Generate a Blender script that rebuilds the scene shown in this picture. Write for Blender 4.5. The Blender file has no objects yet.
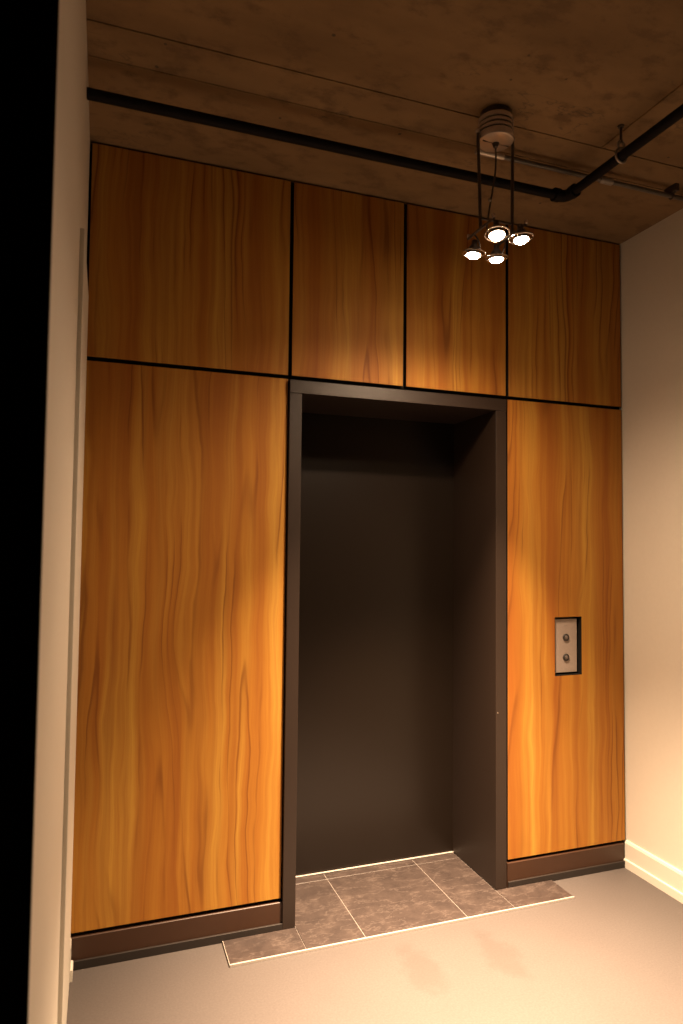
import bpy, bmesh, math
from mathutils import Vector, Matrix
S = bpy.context.scene
C = S.collection
PI = math.pi

# ------------------------------------------------------------------ camera, world, exposure
cd = bpy.data.cameras.new('camera')
cam = bpy.data.objects.new('camera', cd)
C.objects.link(cam)
cd.sensor_fit = 'AUTO'
cd.sensor_width = 36.0
cd.lens = 675.86 * 36.0 / 1024.0
cd.clip_start = 0.05
cam.matrix_world = Matrix(((0.94263407, -0.02503776, -0.33288755, 0.0659),
                           (-0.33366952, -0.03996144, -0.94184273, -2.56724),
                           (0.01027896, 0.99888748, -0.04602335, 1.47588),
                           (0, 0, 0, 1)))
cd.dof.use_dof = True
cd.dof.focus_distance = 2.75
cd.dof.aperture_fstop = 3.2
S.camera = cam

S.view_settings.view_transform = 'Standard'
S.view_settings.look = 'None'
S.view_settings.gamma = 1.0
S.view_settings.use_curve_mapping = False
S.view_settings.exposure = 0.0

world = bpy.data.worlds.new('world')
S.world = world
world.use_nodes = True
bg = world.node_tree.nodes['Background']
bg.inputs['Color'].default_value = (1.0, 0.66, 0.42, 1)
bg.inputs['Strength'].default_value = 0.004

LAMP_COL = (1.0, 0.70, 0.45)
BEAM_W = 900.0        # narrow beam of each reflector bulb
SPILL_W = 50.0       # its wide spill
LENS_E = 190.0       # glowing lens of each bulb

# ------------------------------------------------------------------ materials
def mat(name):
    m = bpy.data.materials.new(name)
    m.use_nodes = True
    nt = m.node_tree
    b = nt.nodes['Principled BSDF']
    return m, nt, b

class NT:
    def __init__(s, nt): s.nt = nt
    def n(s, t, **k):
        o = s.nt.nodes.new(t)
        for a, v in k.items(): setattr(o, a, v)
        return o
    def l(s, a, b): s.nt.links.new(a, b)
    def val(s, x, sock):
        if hasattr(x, 'links') or hasattr(x, 'is_linked'): s.l(x, sock)
        else: sock.default_value = x
    def math(s, op, a, b=0.0, c=0.0, clamp=False):
        o = s.n('ShaderNodeMath', operation=op, use_clamp=clamp)
        for i, x in enumerate((a, b, c)): s.val(x, o.inputs[i])
        return o.outputs[0]
    def vmath(s, op, a, b):
        o = s.n('ShaderNodeVectorMath', operation=op)
        s.val(a, o.inputs[0]); s.val(b, o.inputs[1])
        return o.outputs[0]
    def noise(s, vec, scale, detail=2.0, rough=0.5):
        o = s.n('ShaderNodeTexNoise')
        s.l(vec, o.inputs['Vector'])
        o.inputs['Scale'].default_value = scale
        o.inputs['Detail'].default_value = detail
        o.inputs['Roughness'].default_value = rough
        return o.outputs['Fac']
    def ramp(s, fac, stops):
        o = s.n('ShaderNodeValToRGB')
        s.l(fac, o.inputs[0])
        e = o.color_ramp.elements
        while len(e) < len(stops): e.new(0.5)
        for el, (p, c) in zip(e, stops):
            el.position = p
            el.color = (*c, 1) if len(c) == 3 else c
        return o.outputs[0]
    def mix(s, f, a, b, mode='MIX'):
        o = s.n('ShaderNodeMix', data_type='RGBA', blend_type=mode)
        s.val(f, o.inputs[0])
        for x, k in ((a, 6), (b, 7)):
            if isinstance(x, tuple): o.inputs[k].default_value = (*x, 1)
            else: s.l(x, o.inputs[k])
        return o.outputs[2]
    def smooth(s, x, lo, hi, a=0.0, b=1.0):
        o = s.n('ShaderNodeMapRange', interpolation_type='SMOOTHSTEP')
        s.l(x, o.inputs[0])
        for i, v in enumerate((lo, hi, a, b)): o.inputs[i + 1].default_value = v
        return o.outputs[0]
    def bump(s, h, strength, dist, b):
        o = s.n('ShaderNodeBump')
        s.l(h, o.inputs['Height'])
        o.inputs['Strength'].default_value = strength
        o.inputs['Distance'].default_value = dist
        s.l(o.outputs[0], b.inputs['Normal'])
    def coords(s): return s.n('ShaderNodeTexCoord').outputs['Object']

def wood():
    m, nt, b = mat('veneer wood')
    t = NT(nt)
    obj = t.coords()
    rnd = t.n('ShaderNodeObjectInfo').outputs['Random']
    off = t.n('ShaderNodeCombineXYZ')
    t.l(t.math('MULTIPLY', rnd, 37.0), off.inputs[0])
    t.l(t.math('MULTIPLY', rnd, 91.0), off.inputs[2])
    P = t.vmath('ADD', obj, off.outputs[0])
    # a slow warp so that the figure wanders as it climbs
    w1 = t.noise(t.vmath('MULTIPLY', P, (4.0, 1.0, 1.3)), 1.0, 2.0)
    w2 = t.noise(t.vmath('MULTIPLY', P, (11.0, 1.0, 5.0)), 1.0, 2.0)
    wx = t.math('ADD', t.math('MULTIPLY', t.math('SUBTRACT', w1, 0.5), 0.10),
                t.math('MULTIPLY', t.math('SUBTRACT', w2, 0.5), 0.020))
    wv = t.n('ShaderNodeCombineXYZ')
    t.l(wx, wv.inputs[0])
    Q = t.vmath('ADD', P, wv.outputs[0])
    band = t.noise(t.vmath('MULTIPLY', Q, (11.0, 0.5, 0.28)), 1.0, 3.0, 0.55)
    band2 = t.noise(t.vmath('MULTIPLY', Q, (38.0, 0.5, 0.5)), 1.0, 2.0, 0.5)
    fine = t.noise(t.vmath('MULTIPLY', Q, (230.0, 1.0, 4.0)), 1.0, 2.0, 0.6)
    base = t.ramp(band, [(0.28, (0.27, 0.088, 0.0125)), (0.47, (0.36, 0.150, 0.020)), (0.66, (0.45, 0.242, 0.039))])
    base = t.mix(t.smooth(band2, 0.35, 0.7, 0.0, 0.5), base, (0.235, 0.074, 0.011))
    base = t.mix(t.smooth(fine, 0.40, 0.70, 0.0, 0.25), base, (0.25, 0.080, 0.012))
    # thin dark mineral lines: level lines of a stretched noise, fading in and out
    g = t.noise(t.vmath('MULTIPLY', Q, (5.5, 0.4, 0.26)), 1.0, 1.0, 0.4)
    ph = t.math('FRACT', t.math('MULTIPLY', g, 13.0))
    d = t.math('ABSOLUTE', t.math('SUBTRACT', ph, 0.5))
    line = t.smooth(d, 0.0, 0.13, 1.0, 0.0)
    mk = t.noise(t.vmath('MULTIPLY', P, (7.0, 1.0, 1.5)), 1.0, 2.0)
    line = t.math('MULTIPLY', line, t.smooth(mk, 0.43, 0.62, 0.0, 0.55))
    soft = t.math('MULTIPLY', t.smooth(ph, 0.5, 0.98, 1.0, 0.0), t.smooth(ph, 0.40, 0.5, 0.0, 1.0))
    soft = t.math('MULTIPLY', soft, t.smooth(mk, 0.40, 0.65, 0.05, 0.36))
    col = t.mix(soft, base, (0.20, 0.060, 0.009))
    col = t.mix(line, col, (0.12, 0.032, 0.005))
    t.l(col, b.inputs['Base Color'])
    b.inputs['Roughness'].default_value = 0.60
    b.inputs['Specular IOR Level'].default_value = 0.22
    t.bump(fine, 0.08, 0.001, b)
    return m

def simple(name, col, rough=0.5, metal=0.0, spec=0.5, vary=0.0, scale=30.0, bump=0.0):
    m, nt, b = mat(name)
    t = NT(nt)
    f = t.noise(t.coords(), scale, 4.0, 0.6)
    lo = tuple(c * (1 - vary) for c in col)
    hi = tuple(min(1, c * (1 + vary)) for c in col)
    t.l(t.ramp(f, [(0.3, lo), (0.7, hi)]), b.inputs['Base Color'])
    b.inputs['Roughness'].default_value = rough
    b.inputs['Metallic'].default_value = metal
    b.inputs['Specular IOR Level'].default_value = spec
    if bump: t.bump(f, bump, 0.002, b)
    return m

def concrete():
    m, nt, b = mat('board formed concrete')
    t = NT(nt)
    P = t.coords()
    big = t.noise(t.vmath('MULTIPLY', P, (0.9, 2.2, 1.0)), 1.6, 4.0, 0.6)
    mid = t.noise(t.vmath('MULTIPLY', P, (1.0, 1.6, 1.0)), 9.0, 5.0, 0.65)
    fin = t.noise(P, 90.0, 3.0, 0.6)
    col = t.ramp(big, [(0.3, (0.155, 0.094, 0.040)), (0.7, (0.255, 0.158, 0.072))])
    col = t.mix(t.smooth(mid, 0.48, 0.68, 0.0, 0.75), col, (0.115, 0.068, 0.029))
    col = t.mix(t.smooth(fin, 0.62, 0.75, 0.0, 0.3), col, (0.065, 0.052, 0.04))
    # wandering hairline crack stains
    cr = t.noise(t.vmath('MULTIPLY', P, (2.0, 5.0, 1.0)), 0.9, 5.0, 0.6)
    ln = t.smooth(t.math('ABSOLUTE', t.math('SUBTRACT', cr, 0.5)), 0.0, 0.008, 1.0, 0.0)
    ln = t.math('MULTIPLY', ln, t.smooth(big, 0.48, 0.62, 0.0, 0.5))
    col = t.mix(ln, col, (0.045, 0.036, 0.028))
    # small pour holes
    v = t.n('ShaderNodeTexVoronoi')
    t.l(P, v.inputs['Vector']); v.inputs['Scale'].default_value = 7.0
    hole = t.smooth(v.outputs['Distance'], 0.03, 0.055, 0.75, 0.0)
    col = t.mix(hole, col, (0.03, 0.024, 0.018))
    t.l(col, b.inputs['Base Color'])
    b.inputs['Roughness'].default_value = 0.85
    t.bump(mid, 0.35, 0.006, b)
    return m

def floor_mat():
    m, nt, b = mat('grey resilient floor')
    t = NT(nt)
    P = t.coords()
    f = t.noise(P, 140.0, 3.0, 0.7)
    g = t.noise(P, 3.0, 4.0, 0.6)
    col = t.ramp(f, [(0.3, (0.065, 0.055, 0.050)), (0.7, (0.086, 0.073, 0.067))])
    col = t.mix(t.smooth(g, 0.4, 0.75, 0.0, 0.18), col, (0.060, 0.050, 0.045))
    # two darker patches in front of the tiles
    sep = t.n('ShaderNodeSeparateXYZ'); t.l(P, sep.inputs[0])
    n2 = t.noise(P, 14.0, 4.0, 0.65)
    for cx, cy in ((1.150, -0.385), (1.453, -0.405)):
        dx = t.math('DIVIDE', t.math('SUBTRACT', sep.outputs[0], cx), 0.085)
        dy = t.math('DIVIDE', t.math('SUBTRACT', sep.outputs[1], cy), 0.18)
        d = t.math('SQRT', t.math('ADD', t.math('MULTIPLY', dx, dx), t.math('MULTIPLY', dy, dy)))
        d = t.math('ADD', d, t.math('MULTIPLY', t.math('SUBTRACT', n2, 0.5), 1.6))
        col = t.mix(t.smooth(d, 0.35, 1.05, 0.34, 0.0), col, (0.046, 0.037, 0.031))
    t.l(col, b.inputs['Base Color'])
    b.inputs['Roughness'].default_value = 0.55
    b.inputs['Specular IOR Level'].default_value = 0.35
    t.bump(f, 0.1, 0.001, b)
    return m

def tile_mat():
    m, nt, b = mat('slate grey porcelain tile')
    t = NT(nt)
    P = t.coords()
    f = t.noise(P, 12.0, 6.0, 0.7)
    v = t.noise(t.vmath('MULTIPLY', P, (3.0, 8.0, 1.0)), 2.0, 5.0, 0.6)
    col = t.ramp(f, [(0.3, (0.026, 0.018, 0.0155)), (0.55, (0.041, 0.029, 0.0245)), (0.75, (0.072, 0.053, 0.044))])
    ln = t.smooth(t.math('ABSOLUTE', t.math('SUBTRACT', v, 0.5)), 0.0, 0.02, 0.30, 0.0)
    col = t.mix(ln, col, (0.13, 0.10, 0.085))
    t.l(col, b.inputs['Base Color'])
    b.inputs['Roughness'].default_value = 0.45
    t.bump(f, 0.12, 0.002, b)
    return m

M = {}
M['wood'] = wood()
M['concrete'] = concrete()
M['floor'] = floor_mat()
M['tile'] = tile_mat()
M['paint'] = simple('cream wall paint', (0.60, 0.55, 0.47), 0.62, vary=0.015, scale=60, bump=0.03)
M['trim'] = simple('white trim paint', (0.60, 0.56, 0.48), 0.50, vary=0.01)
M['black'] = simple('matt black backing', (0.010, 0.009, 0.008), 0.9, spec=0.1)
M['end_shade'] = simple('black for unlit wall end', (0.004, 0.003, 0.003), 0.95, spec=0.05)  # holds the darkness of the left wall's unlit end as colour
M['frame'] = simple('dark bronze painted steel', (0.019, 0.0105, 0.0065), 0.45, vary=0.04, scale=200)
M['door'] = simple('dark brown painted steel', (0.0095, 0.0058, 0.0036), 0.30, vary=0.03, scale=200)
M['base'] = simple('brown rubber base', (0.042, 0.0165, 0.0065), 0.45, vary=0.05)
M['basedark'] = simple('dark brown plinth', (0.013, 0.008, 0.0055), 0.6)
M['grout'] = simple('pale grout', (0.20, 0.17, 0.15), 0.8, vary=0.08, scale=80)
M['edge'] = simple('satin aluminium edging', (0.40, 0.355, 0.31), 0.50, metal=0.2)
M['sill'] = simple('brushed aluminium', (0.55, 0.49, 0.43), 0.45, metal=0.3)
M['pipe'] = simple('black painted pipe', (0.005, 0.004, 0.004), 0.7, spec=0.15, vary=0.15)
M['conduit'] = simple('galvanised conduit', (0.13, 0.115, 0.10), 0.5, metal=0.5, vary=0.15)
M['hanger'] = simple('zinc hanger', (0.30, 0.27, 0.24), 0.5, metal=0.6, vary=0.1)
M['canopy'] = simple('satin nickel canopy', (0.60, 0.52, 0.45), 0.27, metal=0.6, vary=0.04)
M['dark'] = simple('dark gunmetal', (0.085, 0.068, 0.058), 0.40, metal=0.6)
M['chrome'] = simple('warm chrome', (0.62, 0.55, 0.48), 0.22, metal=1.0)
M['steel'] = simple('brushed stainless plate', (0.33, 0.265, 0.225), 0.55, metal=0.3, vary=0.05, scale=120)
M['button'] = simple('dark button ring', (0.035, 0.028, 0.024), 0.5, metal=0.3)
M['groove'] = simple('dark groove shade', (0.03, 0.024, 0.02), 0.6)
M['cap'] = simple('dull button cap', (0.16, 0.13, 0.115), 0.4, metal=0.5)
M['mark'] = simple('grey engraved mark', (0.25, 0.21, 0.19), 0.6)

def glow():
    m, nt, b = mat('lit bulb lens')
    t = NT(nt)
    f = t.noise(t.coords(), 60.0, 1.0)
    t.l(t.ramp(f, [(0.0, LAMP_COL), (1.0, LAMP_COL)]), b.inputs['Emission Color'])
    b.inputs['Emission Strength'].default_value = LENS_E
    b.inputs['Base Color'].default_value = (0.8, 0.75, 0.7, 1)
    return m
M['glow'] = glow()

# ------------------------------------------------------------------ mesh helpers
def box(bm, x0, x1, y0, y1, z0, z1, bev=0.0, seg=2):
    r = bmesh.ops.create_cube(bm, size=1.0)
    for v in r['verts']:
        v.co = Vector(((x0 + x1) / 2 + v.co.x * (x1 - x0), (y0 + y1) / 2 + v.co.y * (y1 - y0), (z0 + z1) / 2 + v.co.z * (z1 - z0)))
    if bev:
        es = list({e for v in r['verts'] for e in v.link_edges})
        bmesh.ops.bevel(bm, geom=es, offset=bev, segments=seg, affect='EDGES', profile=0.5)

def lathe(bm, prof, n=40, cap=True):
    rings = []
    for r, z in prof:
        rings.append([bm.verts.new((r * math.cos(2 * PI * i / n), r * math.sin(2 * PI * i / n), z)) for i in range(n)])
    for a, b in zip(rings, rings[1:]):
        for i in range(n):
            bm.faces.new((a[i], a[(i + 1) % n], b[(i + 1) % n], b[i]))
    if cap:
        bm.faces.new(list(reversed(rings[0])))
        bm.faces.new(rings[-1])

def tube(bm, pts, r, n=16, closed=False):
    pts = [Vector(p) for p in pts]
    k = len(pts)
    rings = []
    up = None
    for i, p in enumerate(pts):
        a = pts[(i - 1) % k] if (closed or i) else pts[0]
        b = pts[(i + 1) % k] if (closed or i < k - 1) else pts[-1]
        t = (b - a).normalized()
        if up is None:
            up = Vector((0, 0, 1)) if abs(t.z) < 0.9 else Vector((1, 0, 0))
        u = (up - t * up.dot(t)).normalized()
        up = u
        w = t.cross(u)
        rr = r[i] if isinstance(r, (list, tuple)) else r
        rings.append([bm.verts.new(p + (u * math.cos(2 * PI * j / n) + w * math.sin(2 * PI * j / n)) * rr) for j in range(n)])
    prs = list(zip(rings, rings[1:])) + ([(rings[-1], rings[0])] if closed else [])
    for a, b in prs:
        for j in range(n):
            bm.faces.new((a[j], a[(j + 1) % n], b[(j + 1) % n], b[j]))
    if not closed:
        bm.faces.new(list(reversed(rings[0])))
        bm.faces.new(rings[-1])

def prism(bm, poly, axis, a, b):
    """extrude a closed 2-D outline (u, z) along 'x' or 'y' from a to b"""
    f = (lambda u, z, t: (t, u, z)) if axis == 'x' else (lambda u, z, t: (u, t, z))
    A = [bm.verts.new(f(u, z, a)) for u, z in poly]
    B = [bm.verts.new(f(u, z, b)) for u, z in poly]
    n = len(poly)
    for i in range(n):
        bm.faces.new((A[i], A[(i + 1) % n], B[(i + 1) % n], B[i]))
    bm.faces.new(list(reversed(A)))
    bm.faces.new(B)

def link(name, bm, m, parent=None, loc=None, smooth=False):
    bmesh.ops.recalc_face_normals(bm, faces=bm.faces)
    if loc is not None:
        bmesh.ops.translate(bm, verts=bm.verts, vec=-Vector(loc))
    me = bpy.data.meshes.new(name)
    bm.to_mesh(me); bm.free()
    if smooth:
        for p in me.polygons: p.use_smooth = True
        try: me.set_sharp_from_angle(angle=math.radians(40))
        except Exception: pass
    me.materials.append(m)
    o = bpy.data.objects.new(name, me)
    C.objects.link(o)
    if loc is not None: o.location = loc
    if parent: o.parent = parent
    return o

def tag(o, label, cat, kind=None, group=None):
    o['label'] = label
    o['category'] = cat
    if kind: o['kind'] = kind
    if group: o['group'] = group
    return o

def empty(name, loc):
    o = bpy.data.objects.new(name, None)
    o.location = loc
    o.empty_display_size = 0.05
    C.objects.link(o)
    return o

def NB(): return bmesh.new()
def boxes(*bs):
    bm = NB()
    for b in bs: box(bm, *b)
    return bm

# ------------------------------------------------------------------ sizes (metres; wood wall face is y = 0)
XL, XR, ZC = -0.012, 2.389, 2.932           # right wall, ceiling
X1, X2, X3 = 0.751, 1.249, 1.750   # vertical reveals
ZS, ZB = 2.130, 0.119           # horizontal reveal, underside of wood
YB = 0.022                      # face of the black backing
YD = 0.362                      # face of the door leaf
FX0, FX1, OX0, OX1, OZ = 0.748, 1.736, 0.798, 1.683, 2.066   # frame and opening
G = 0.0075                       # half a reveal

# ------------------------------------------------------------------ setting
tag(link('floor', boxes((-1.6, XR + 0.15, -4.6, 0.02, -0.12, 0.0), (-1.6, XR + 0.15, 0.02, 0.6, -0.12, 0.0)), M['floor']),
    'pale grey smooth floor of the lift lobby with two darker patches', 'floor', 'structure')

bm = boxes((-1.6, XR + 0.15, -4.6, 0.6, ZC, ZC + 0.15))
# fins left by the joints of the formwork
for y, d in ((-0.605, 0.004), (-0.455, 0.003), (-1.25, 0.004), (-1.90, 0.004), (-2.5, 0.004), (-3.2, 0.004)):
    box(bm, XL, XR, y - 0.003, y + 0.003, ZC - d, ZC + 0.01)
box(bm, 1.752, 1.758, -4.5, -0.61, ZC - 0.004, ZC + 0.01)
tag(link('ceiling', bm, M['concrete']), 'raw board marked concrete ceiling above the lobby', 'ceiling', 'structure')

tag(link('wall_right', boxes((XR, XR + 0.15, -4.6, 0.6, 0, ZC)), M['paint']),
    'cream painted wall to the right of the wood panelling', 'wall', 'structure')
tag(link('wall_left', boxes((-1.6, XL, -1.54, 0.6, 0, ZC)), M['paint']),
    'cream painted wall seen edge on at the left', 'wall', 'structure')
tag(link('wall_end_shade', boxes((-1.6, XL, -1.555, -1.54, 0, ZC)), M['end_shade']),  # wall end gets no lamp light; its shade is put in as black
    'end face of the left wall nearest the viewer, its darkness painted in', 'wall end', 'structure')
bm = NB()
box(bm, XL, FX0 - 0.002, YB, 0.5, 0, ZC)
box(bm, FX1 + 0.002, 1.992, YB, 0.5, 0, ZC)
box(bm, 2.150, XR, YB, 0.5, 0, ZC)
box(bm, 1.992, 2.150, YB, 0.5, 0, 0.882)
box(bm, 1.992, 2.150, YB, 0.5, 1.158, ZC)
box(bm, 1.992, 2.150, 0.08, 0.5, 0.882, 1.158)
box(bm, FX0 - 0.002, FX1 + 0.002, YB, 0.5, OZ + 0.052, ZC)
tag(link('wall_back', bm, M['black']), 'black backing wall showing in the gaps between the wood panels', 'wall', 'structure')
# flat board on the left wall
tag(link('trim_1', boxes((XL, XL + 0.012, -0.62, -0.075, 0.0, 2.33, 0.002)), M['trim']),
    'cream flat casing board standing proud of the left wall', 'casing', 'structure')

def skirting(x, s, y0, y1):
    p = [(0, 0), (0.021, 0), (0.021, 0.034), (0.0195, 0.037), (0.0135, 0.038), (0.0135, 0.108), (0.009, 0.117), (0.004, 0.119), (0, 0.119)]
    bm = NB()
    prism(bm, [(x + s * u, z) for u, z in p], 'y', y0, y1)
    return bm
tag(link('baseboard_right', skirting(XR, -1, -4.5, -0.004), M['trim']),
    'white stepped baseboard along the right wall', 'baseboard', 'structure')
tag(link('baseboard_left', skirting(XL, 1, -0.074, -0.014), M['trim']),
    'short white stepped baseboard in the left corner', 'baseboard', 'structure')

def rubber_base(name, x0, x1, label):
    e = empty(name, ((x0 + x1) / 2, 0.0, 0.0))
    tag(e, label, 'baseboard', 'structure')
    bm = NB()
    prism(bm, [(YB, 0.0), (YB, 0.106), (-0.002, 0.106), (-0.004, 0.104), (-0.004, 0.0)], 'x', x0, x1)
    o = link('base_board', bm, M['base'], e); o.matrix_parent_inverse = Matrix.Translation(-e.location)
    bm = NB()
    box(bm, x0, x1, -0.013, -0.004, 0.0, 0.030, 0.0015)
    o = link('plinth_strip', bm, M['basedark'], e); o.matrix_parent_inverse = Matrix.Translation(-e.location)
    o['label'] = 'darker lower strip'
rubber_base('baseboard_back_left', XL + 0.002, 0.752, 'brown base under the large left wood panel')
rubber_base('baseboard_back_right', 1.747, 2.372, 'brown base under the tall right wood panel')

# ------------------------------------------------------------------ tiles in front of the lift door
t = empty('floor_1', (1.25, 0.0, 0.0))
tag(t, 'slate grey floor tiles laid into and in front of the lift doorway', 'floor tiles', 'structure')
inv = Matrix.Translation(-t.location)
def kid(name, bm, m, root, **k):
    o = link(name, bm, m, root, **k)
    o.matrix_parent_inverse = Matrix.Translation(-root.location)
    return o
TZ = 0.008
g = 0.0014
bm = NB()
YF = -0.160
xs = [0.522, 0.800, 1.031, 1.463, 1.681, 1.964]
for a, b_ in zip(xs, xs[1:]):
    y1 = 0.300
    if a < 0.6: box(bm, a, b_ - g, YF, -0.014, 0, TZ, 0.0006, 1)
    elif b_ > 1.9: box(bm, a + g, b_, YF, -0.014, 0, TZ, 0.0006, 1)
    else:
        x0 = a + g; x1 = b_ - g
        box(bm, x0, x1, YF, y1 - g, 0, TZ, 0.0006, 1)
        box(bm, x0, x1, y1 + g, YD - 0.011, 0, TZ, 0.0006, 1)
kid('tile', bm, M['tile'], t)
bm = boxes((0.800, 1.681, YF, YD - 0.010, 0, TZ - 0.0012), (0.795, 0.805, YF, -0.014, 0, TZ - 0.0012), (1.676, 1.686, YF, -0.014, 0, TZ - 0.0012))
kid('grout', bm, M['grout'], t)['label'] = 'pale grout lines'
bm = boxes((0.520, 1.966, YF - 0.006, YF, 0, TZ + 0.001, 0.0008), (0.5202, 0.522, YF - 0.006, -0.014, 0, TZ + 0.0004))
kid('edge_trim', bm, M['edge'], t)['label'] = 'bright metal edging'

# ------------------------------------------------------------------ lift door
d = empty('door_1', (1.25, 0.0, 0.0))
tag(d, 'dark bronze lift door set deep in its steel frame', 'elevator door', 'structure')
YFR = -0.014
bm = boxes((FX0, OX0, YFR, 0.43, TZ, OZ, 0.0015))
kid('door_jamb', bm, M['frame'], d)
bm = boxes((OX1, FX1, YFR, 0.43, TZ, OZ, 0.0015))
kid('door_jamb', bm, M['frame'], d)
bm = boxes((FX0, FX1, YFR - 0.003, 0.43, OZ, OZ + 0.052, 0.0015))
kid('door_header', bm, M['frame'], d)
bm = boxes((OX0 - 0.01, OX1 + 0.01, YD, YD + 0.035, 0.016, OZ + 0.01, 0.001))
kid('door_leaf', bm, M['door'], d)
bm = boxes((OX0 + 0.001, OX1 - 0.001, YD - 0.0095, 0.43, 0.0, 0.0105, 0.001), (OX0 + 0.001, OX1 - 0.001, YD - 0.0095, YD - 0.002, 0.0, 0.0125, 0.001))
kid('door_sill', bm, M['sill'], d)['label'] = 'bright metal threshold'
for x, y, z, ax in ((OX1, 0.335, 1.192, 'x'), (OX1 + 0.008, YFR, 0.752, 'y')):
    bm = NB()
    lathe(bm, [(0.0035, 0), (0.0035, 0.0006), (0.002, 0.0016)], 12)
    rot = Matrix.Rotation(-PI / 2, 4, 'Y') if ax == 'x' else Matrix.Rotation(PI / 2, 4, 'X')
    bmesh.ops.transform(bm, matrix=Matrix.Translation((x, y, z)) @ rot, verts=bm.verts)
    kid('screw', bm, M['chrome'], d)

# ------------------------------------------------------------------ wood panels
def panel(x0, x1, z0, z1, label, group, hole=None):
    c = ((x0 + x1) / 2, 0.0, z0)
    bm = NB()
    if not hole:
        box(bm, x0, x1, 0.0, YB - 0.001, z0, z1, 0.0012, 1)
    else:
        hx0, hx1, hz0, hz1 = hole
        xs_, zs_ = [x0, hx0, hx1, x1], [z0, hz0, hz1, z1]
        F = [[[bm.verts.new((x, y, z)) for z in zs_] for x in xs_] for y in (0.0, YB - 0.001)]
        for i in range(3):
            for j in range(3):
                if i == 1 and j == 1: continue
                for q in F:
                    bm.faces.new((q[i][j], q[i + 1][j], q[i + 1][j + 1], q[i][j + 1]))
        def rim(path):
            for (i, j), (k, l) in zip(path, path[1:] + path[:1]):
                bm.faces.new((F[0][i][j], F[0][k][l], F[1][k][l], F[1][i][j]))
        rim([(0, 0), (1, 0), (2, 0), (3, 0), (3, 1), (3, 2), (3, 3), (2, 3), (1, 3), (0, 3), (0, 2), (0, 1)])
        rim([(1, 1), (1, 2), (2, 2), (2, 1)])
    o = link('wood_panel', bm, M['wood'], loc=c)
    o.data.materials.append(M['black'])          # dark banded edges inside the reveals
    for f in o.data.polygons:
        if f.normal.y > -0.3: f.material_index = 1
    tag(o, label, 'wood panel', 'thing', group)
    return o
grp = 'wood veneer panels around the lift door'
HOLE = (1.998, 2.144, 0.889, 1.152)
panel(-0.003, X1 - G, ZB, ZS - G, 'largest wood veneer panel, reaching from the brown base up the left of the lift door', grp)
panel(X3 + 0.001, XR - 0.008, ZB, ZS - G, 'tall wood veneer panel right of the lift door with the call buttons set in it', grp, HOLE)
panel(-0.003, X1 - G, ZS + G, ZC - 0.008, 'wide dark wood veneer panel under the ceiling at the left end of the top row', grp)
panel(X1 + G, X2 - G, ZS + G, ZC - 0.008, 'wood veneer panel above the left half of the lift door', grp)
panel(X2 + G, X3 - G, ZS + G, ZC - 0.008, 'wood veneer panel above the right half of the lift door, behind the hanging lamp', grp)
panel(X3 + G, XR - 0.008, ZS + G, ZC - 0.008, 'wood veneer panel under the ceiling beside the cream right wall', grp)

# ------------------------------------------------------------------ call station
cs = empty('elevator_call_panel', (2.071, 0.03, 1.02))
tag(cs, 'stainless two button lift call plate recessed in a black pocket of the right wood panel', 'call panel')
PY = 0.012
bm = boxes((1.993, 2.149, 0.050, 0.0795, 0.883, 1.157), (1.993, 1.9975, YB + 0.0005, 0.05, 0.883, 1.157), (2.1445, 2.149, YB + 0.0005, 0.05, 0.883, 1.157),
           (1.9975, 2.1445, YB + 0.0005, 0.05, 0.883, 0.8885), (1.9975, 2.1445, YB + 0.0005, 0.05, 1.1525, 1.157))
for q in ((1.9985, 2.0005, 0.0008, 0.05, 0.8895, 1.1515), (2.1415, 2.1435, 0.0008, 0.05, 0.8895, 1.1515),
          (2.0005, 2.1415, 0.0008, 0.05, 0.8895, 0.8915), (2.0005, 2.1415, 0.0008, 0.05, 1.1495, 1.1515)):
    box(bm, *q)
kid('back_box', bm, M['black'], cs)
bm = boxes((2.0035, 2.127, PY, 0.050, 0.9005, 1.1415, 0.0015))
kid('face_plate', bm, M['steel'], cs)
BX = 2.066
for z in (1.058, 0.968):
    bm = NB()
    lathe(bm, [(0.0165, 0.0), (0.0165, 0.004), (0.0150, 0.0055), (0.0115, 0.0055), (0.0110, 0.002)], 32)
    bmesh.ops.transform(bm, matrix=Matrix.Translation((BX, PY, z)) @ Matrix.Rotation(PI / 2, 4, 'X'), verts=bm.verts)
    b = kid('button', bm, M['button'], cs, smooth=True)
    bm = NB()
    lathe(bm, [(0.0092, 0.002), (0.0092, 0.0045), (0.0075, 0.0062), (0.0030, 0.0068)], 28)
    bmesh.ops.transform(bm, matrix=Matrix.Translation((BX + 0.001, PY, z)) @ Matrix.Rotation(PI / 2, 4, 'X'), verts=bm.verts)
    o = link('button_cap', bm, M['cap'], b, smooth=True)
    o['label'] = 'paler metal button cap'
for w_, z_ in ((0.007, 1.110), (0.008, 0.914)):
    kid('engraved_mark', boxes((BX - w_, BX + w_, PY - 0.0003, PY + 0.001, z_, z_ + 0.003)), M['mark'], cs)

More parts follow.
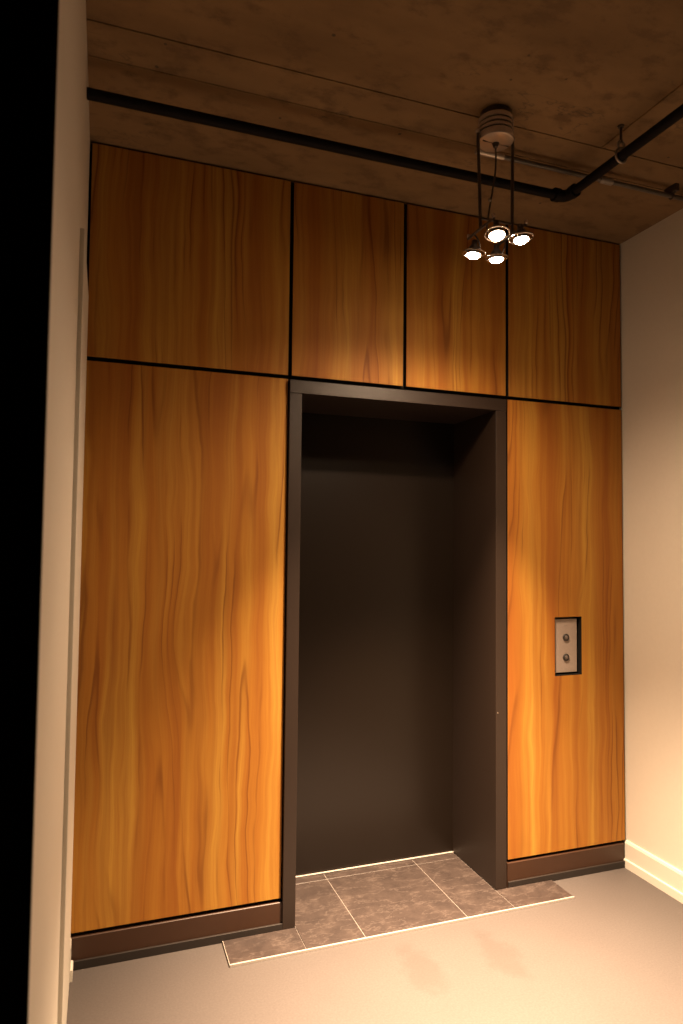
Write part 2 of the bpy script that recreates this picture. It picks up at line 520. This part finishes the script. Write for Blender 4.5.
# ------------------------------------------------------------------ black pipe under the ceiling
PZ, PYY, PX, PR = 2.824, -0.440, 1.727, 0.0170
pp = empty('ceiling_pipe', (PX, PYY, PZ))
tag(pp, 'thick black pipe running along under the ceiling and turning toward the viewer', 'pipe')
bm = NB(); tube(bm, [(XL + 0.001, PYY, PZ), (PX - 0.03, PYY, PZ)], PR, 24)
kid('pipe_run', bm, M['pipe'], pp, smooth=True)
bm = NB(); tube(bm, [(PX, PYY - 0.03, PZ), (PX, -4.4, PZ)], PR, 24)
kid('pipe_run', bm, M['pipe'], pp, smooth=True)
bm = NB()
arc = [(PX - 0.026 + 0.026 * math.sin(a), PYY - 0.026 + 0.026 * math.cos(a), PZ) for a in [i * PI / 16 for i in range(9)]]
pts = [(PX - 0.058, PYY, PZ), (PX - 0.057, PYY, PZ), (PX - 0.034, PYY, PZ), (PX - 0.033, PYY, PZ)] + arc + [(PX, PYY - 0.033, PZ), (PX, PYY - 0.034, PZ), (PX, PYY - 0.057, PZ), (PX, PYY - 0.058, PZ)]
rr = [0.022, 0.025, 0.025, 0.0222] + [0.0222] * 9 + [0.0222, 0.025, 0.025, 0.022]
tube(bm, pts, rr, 24)
kid('pipe_elbow', bm, M['pipe'], pp, smooth=True)
HY = -0.735
bm = NB()
tube(bm, [(PX, HY, PZ + 0.048), (PX, HY, ZC)], 0.0048, 12)
lathe_bm = NB()
h = kid('pipe_hanger', bm, M['dark'], pp, smooth=True)
bm = NB()
tube(bm, [(PX + 0.022 * math.cos(a), HY, PZ + 0.003 + 0.025 * math.sin(a)) for a in [i * 2 * PI / 32 for i in range(32)]], 0.0045, 8, closed=True)
link('hanger_ring', bm, M['hanger'], h, smooth=True)
bm = NB()
tube(bm, [(PX + 0.013 * math.cos(a), HY, PZ + 0.040 + 0.014 * math.sin(a)) for a in [i * 2 * PI / 24 for i in range(24)]], 0.004, 8, closed=True)
link('hanger_eye', bm, M['hanger'], h, smooth=True)
bm = NB()
lathe(bm, [(0.010, ZC - 0.006), (0.012, ZC)], 20)
bmesh.ops.translate(bm, verts=bm.verts, vec=(PX, HY, 0))
link('hanger_plate', bm, M['dark'], h, smooth=True)
lathe_bm.free()

# thin conduit feeding the lamp
CZ, CY = 2.893, -0.487
LX, LY = 1.284, -0.643
cc = empty('electrical_conduit', (LX, CY, CZ))
tag(cc, 'thin grey metal conduit under the ceiling running from the hanging lamp to the right wall', 'conduit')
bm = NB()
tube(bm, [(XR - 0.001, CY, CZ)] + [(LX + 0.02, CY, CZ)], 0.0088, 16)
kid('conduit_tube', bm, M['conduit'], cc, smooth=True)
bm = NB()
tube(bm, [(LX + 0.016, CY, CZ), (LX + 0.019, CY, CZ), (LX + 0.130, CY, CZ), (LX + 0.133, CY, CZ)], [0.009, 0.012, 0.012, 0.009], 16)
kid('conduit_coupling', bm, M['canopy'], cc, smooth=True)
bm = NB()
tube(bm, [(1.850, CY, CZ), (1.852, CY, CZ), (1.905, CY, CZ), (1.907, CY, CZ)], [0.011, 0.013, 0.013, 0.011], 16)
kid('conduit_coupling', bm, M['hanger'], cc, smooth=True)
bm = NB()
tube(bm, [(2.205, CY + 0.0105 * math.cos(a), CZ + 0.0105 * math.sin(a)) for a in [i * 2 * PI / 20 for i in range(20)]], 0.004, 8, closed=True)
box(bm, 2.195, 2.215, CY - 0.03, CY + 0.03, CZ + 0.011, ZC, 0.001)
kid('conduit_clamp', bm, M['dark'], cc)

# ------------------------------------------------------------------ hanging lamp
pl = empty('pendant_light', (LX, LY, ZC))
tag(pl, 'four bulb spotlight pendant on two rods hanging from a round ribbed ceiling canopy', 'pendant light')
L0 = pl.location.copy()
bm = NB()
zt, zb = ZC, 2.830
prof = [(0.030, zb - 0.003), (0.052, zb), (0.058, zb + 0.002), (0.060, zb + 0.006), (0.060, zb + 0.023)]
for k in range(3):
    z = zb + 0.024 + k * 0.0160
    prof += [(0.060, z), (0.050, z + 0.0010), (0.050, z + 0.0058), (0.060, z + 0.0068), (0.060, z + 0.0125)]
prof += [(0.060, zb + 0.077), (0.057, zb + 0.080)]
lathe(bm, prof, 56)
bmesh.ops.translate(bm, verts=bm.verts, vec=(LX, LY, 0))
can = kid('canopy', bm, M['canopy'], pl, smooth=True)
can['label'] = 'ribbed pale metal canopy'
for k in range(3):  # dark rings standing in for the shade inside the canopy grooves
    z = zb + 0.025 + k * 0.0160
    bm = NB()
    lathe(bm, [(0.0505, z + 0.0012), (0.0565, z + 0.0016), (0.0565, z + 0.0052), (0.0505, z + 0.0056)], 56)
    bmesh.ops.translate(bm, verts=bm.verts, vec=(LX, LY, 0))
    link('groove_shade', bm, M['groove'], can, smooth=True)['label'] = 'dark groove shade painted round the canopy'
bm = NB()
lathe(bm, [(0.050, zb + 0.078), (0.050, zt)], 40)
bmesh.ops.translate(bm, verts=bm.verts, vec=(LX, LY, 0))
kid('canopy_neck', bm, M['dark'], pl, smooth=True)
bm = NB()
lathe(bm, [(0.004, zb - 0.018), (0.008, zb - 0.016), (0.010, zb - 0.008), (0.013, zb - 0.002)], 24)
box(bm, -0.05, 0.05, -0.0015, 0.0015, zb - 0.0036, zb - 0.0005)
bmesh.ops.translate(bm, verts=bm.verts, vec=(LX, LY, 0))
kid('cord_grip', bm, M['dark'], pl, smooth=True)

ZL = 2.470                                     # height of the bulb lenses
spots = [(1.239, -0.722, -4, -10), (1.330, -0.722, 3, -3), (1.245, -0.565, -5, 4), (1.338, -0.562, 3, 5)]
ZH = ZL + 0.055
for s in (-1, 1):
    bm = NB()
    xt = LX + (0.0665 if s > 0 else -0.0685); xb = LX + (0.064 if s > 0 else -0.058)
    tube(bm, [(xt, LY, 2.856), (xb, LY, ZH)], 0.0055, 14)
    r = kid('rod', bm, M['dark'], pl, smooth=True)
    bm = NB()
    lathe(bm, [(0.004, -0.009), (0.0075, -0.006), (0.0085, 0.0), (0.0075, 0.006), (0.004, 0.009)], 18)
    bmesh.ops.translate(bm, verts=bm.verts, vec=(xt, LY, 2.856))
    link('rod_knob', bm, M['canopy'], r, smooth=True)['label'] = 'pale round knob'
    bm = NB()
    tube(bm, [(xb, -0.722, ZH), (xb, -0.562, ZH)], 0.0050, 12)
    kid('lamp_bar', bm, M['dark'], pl, smooth=True)
    for yy in (-0.722, -0.562):
        pass
bm = NB()
tube(bm, [(LX - 0.059, LY, ZH + 0.035), (LX + 0.0645, LY, ZH + 0.035)], 0.0042, 12)
kid('cross_bar', bm, M['dark'], pl, smooth=True)
# cable: drops from the canopy, drifts to one side and ends in the cross bar
def bez(P, n=30):
    out = []
    for i in range(n + 1):
        u = i / n
        q = [Vector(p) for p in P]
        while len(q) > 1: q = [a.lerp(b, u) for a, b in zip(q, q[1:])]
        out.append(q[0])
    return out
bm = NB()
tube(bm, bez([(LX, LY, zb - 0.015), (LX + 0.006, LY, zb - 0.12), (LX - 0.012, LY, zb - 0.15), (LX - 0.030, LY, zb - 0.26), (LX - 0.030, LY, ZH + 0.036)]), 0.0028, 10)
cb = kid('cable', bm, M['dark'], pl, smooth=True)
bm = NB()
lathe(bm, [(0.003, -0.006), (0.0055, -0.003), (0.0055, 0.003), (0.003, 0.006)], 16)
bmesh.ops.translate(bm, verts=bm.verts, vec=(LX - 0.0235, LY, 2.628))
link('cable_clip', bm, M['canopy'], cb, smooth=True)


for i, (sx, sy, ax, ay) in enumerate(spots):
    aim = Vector((math.tan(math.radians(ax)), math.tan(math.radians(ay)), -1)).normalized()   # where the bulb points
    rot = Vector((0, 0, -1)).rotation_difference(aim).to_matrix().to_4x4()
    X = Matrix.Translation((sx, sy, ZL)) @ rot
    xb = LX + (-0.058 if sx < LX else 0.064)
    # reflector bulb body
    bm = NB()
    lathe(bm, [(0.0255, 0.000), (0.0255, 0.004), (0.023, 0.013), (0.018, 0.025), (0.012, 0.033), (0.0095, 0.036), (0.0095, 0.050), (0.006, 0.052)], 32)
    bmesh.ops.transform(bm, matrix=X, verts=bm.verts)
    sh = kid('spot_head', bm, M['dark'], pl, smooth=True)
    # the lit lens
    bm = NB()
    lathe(bm, [(0.003, -0.0115), (0.010, -0.0105), (0.017, -0.0078), (0.0220, -0.0038), (0.0245, 0.0002)], 32)
    bmesh.ops.transform(bm, matrix=X, verts=bm.verts)
    ln = link('bulb_lens', bm, M['glow'], sh, smooth=True)
    ln['label'] = 'glowing warm white lens'
    # gimbal ring and its two pins
    bm = NB()
    ring = [(0.0385 * math.cos(a), 0.0385 * math.sin(a), 0.006) for a in [j * 2 * PI / 40 for j in range(40)]]
    tube(bm, ring, 0.0026, 8, closed=True)
    tube(bm, [(0.0385, 0, 0.006), (0.024, 0, 0.006)], 0.002, 8)
    tube(bm, [(-0.0385, 0, 0.006), (-0.024, 0, 0.006)], 0.002, 8)
    bmesh.ops.transform(bm, matrix=X, verts=bm.verts)
    link('gimbal_ring', bm, M['chrome'], sh, smooth=True)['label'] = 'bright metal ring'
    # arm from the bar to the ring, with a knob
    bm = NB()
    sg = 1 if sy > LY else -1
    p1 = X @ Vector((0, -sg * 0.0385, 0.006))
    tube(bm, bez([(xb, sy - sg * 0.035, ZH), (xb, sy - sg * 0.050, ZH - 0.012), tuple(p1 + Vector((0, -sg * 0.010, 0.02))), tuple(p1)], 10), 0.0030, 8)
    link('gimbal_arm', bm, M['dark'], sh, smooth=True)
    bm = NB()
    lathe(bm, [(0.003, -0.007), (0.006, -0.005), (0.006, 0.005), (0.003, 0.007)], 16)
    bmesh.ops.translate(bm, verts=bm.verts, vec=(xb, sy, ZH + 0.008))
    link('adjusting_knob', bm, M['canopy'], sh, smooth=True)
    # the light this bulb throws: a tight beam and a wide spill
    for nm, watt, ang in (('bulb_beam', BEAM_W, 65), ('bulb_spill', SPILL_W, 150)):
        ld = bpy.data.lights.new(nm, 'SPOT')
        ld.energy = watt
        ld.color = LAMP_COL
        ld.spot_size = math.radians(ang)
        ld.spot_blend = 1.0
        ld.shadow_soft_size = 0.02
        lo = bpy.data.objects.new(nm, ld)
        C.objects.link(lo)
        lo.parent = sh
        lo.matrix_parent_inverse = Matrix.Identity(4)
        lo.matrix_local = Matrix.Translation((X @ Vector((0, 0, -0.018))) - Vector((0, 0, 0))) @ rot
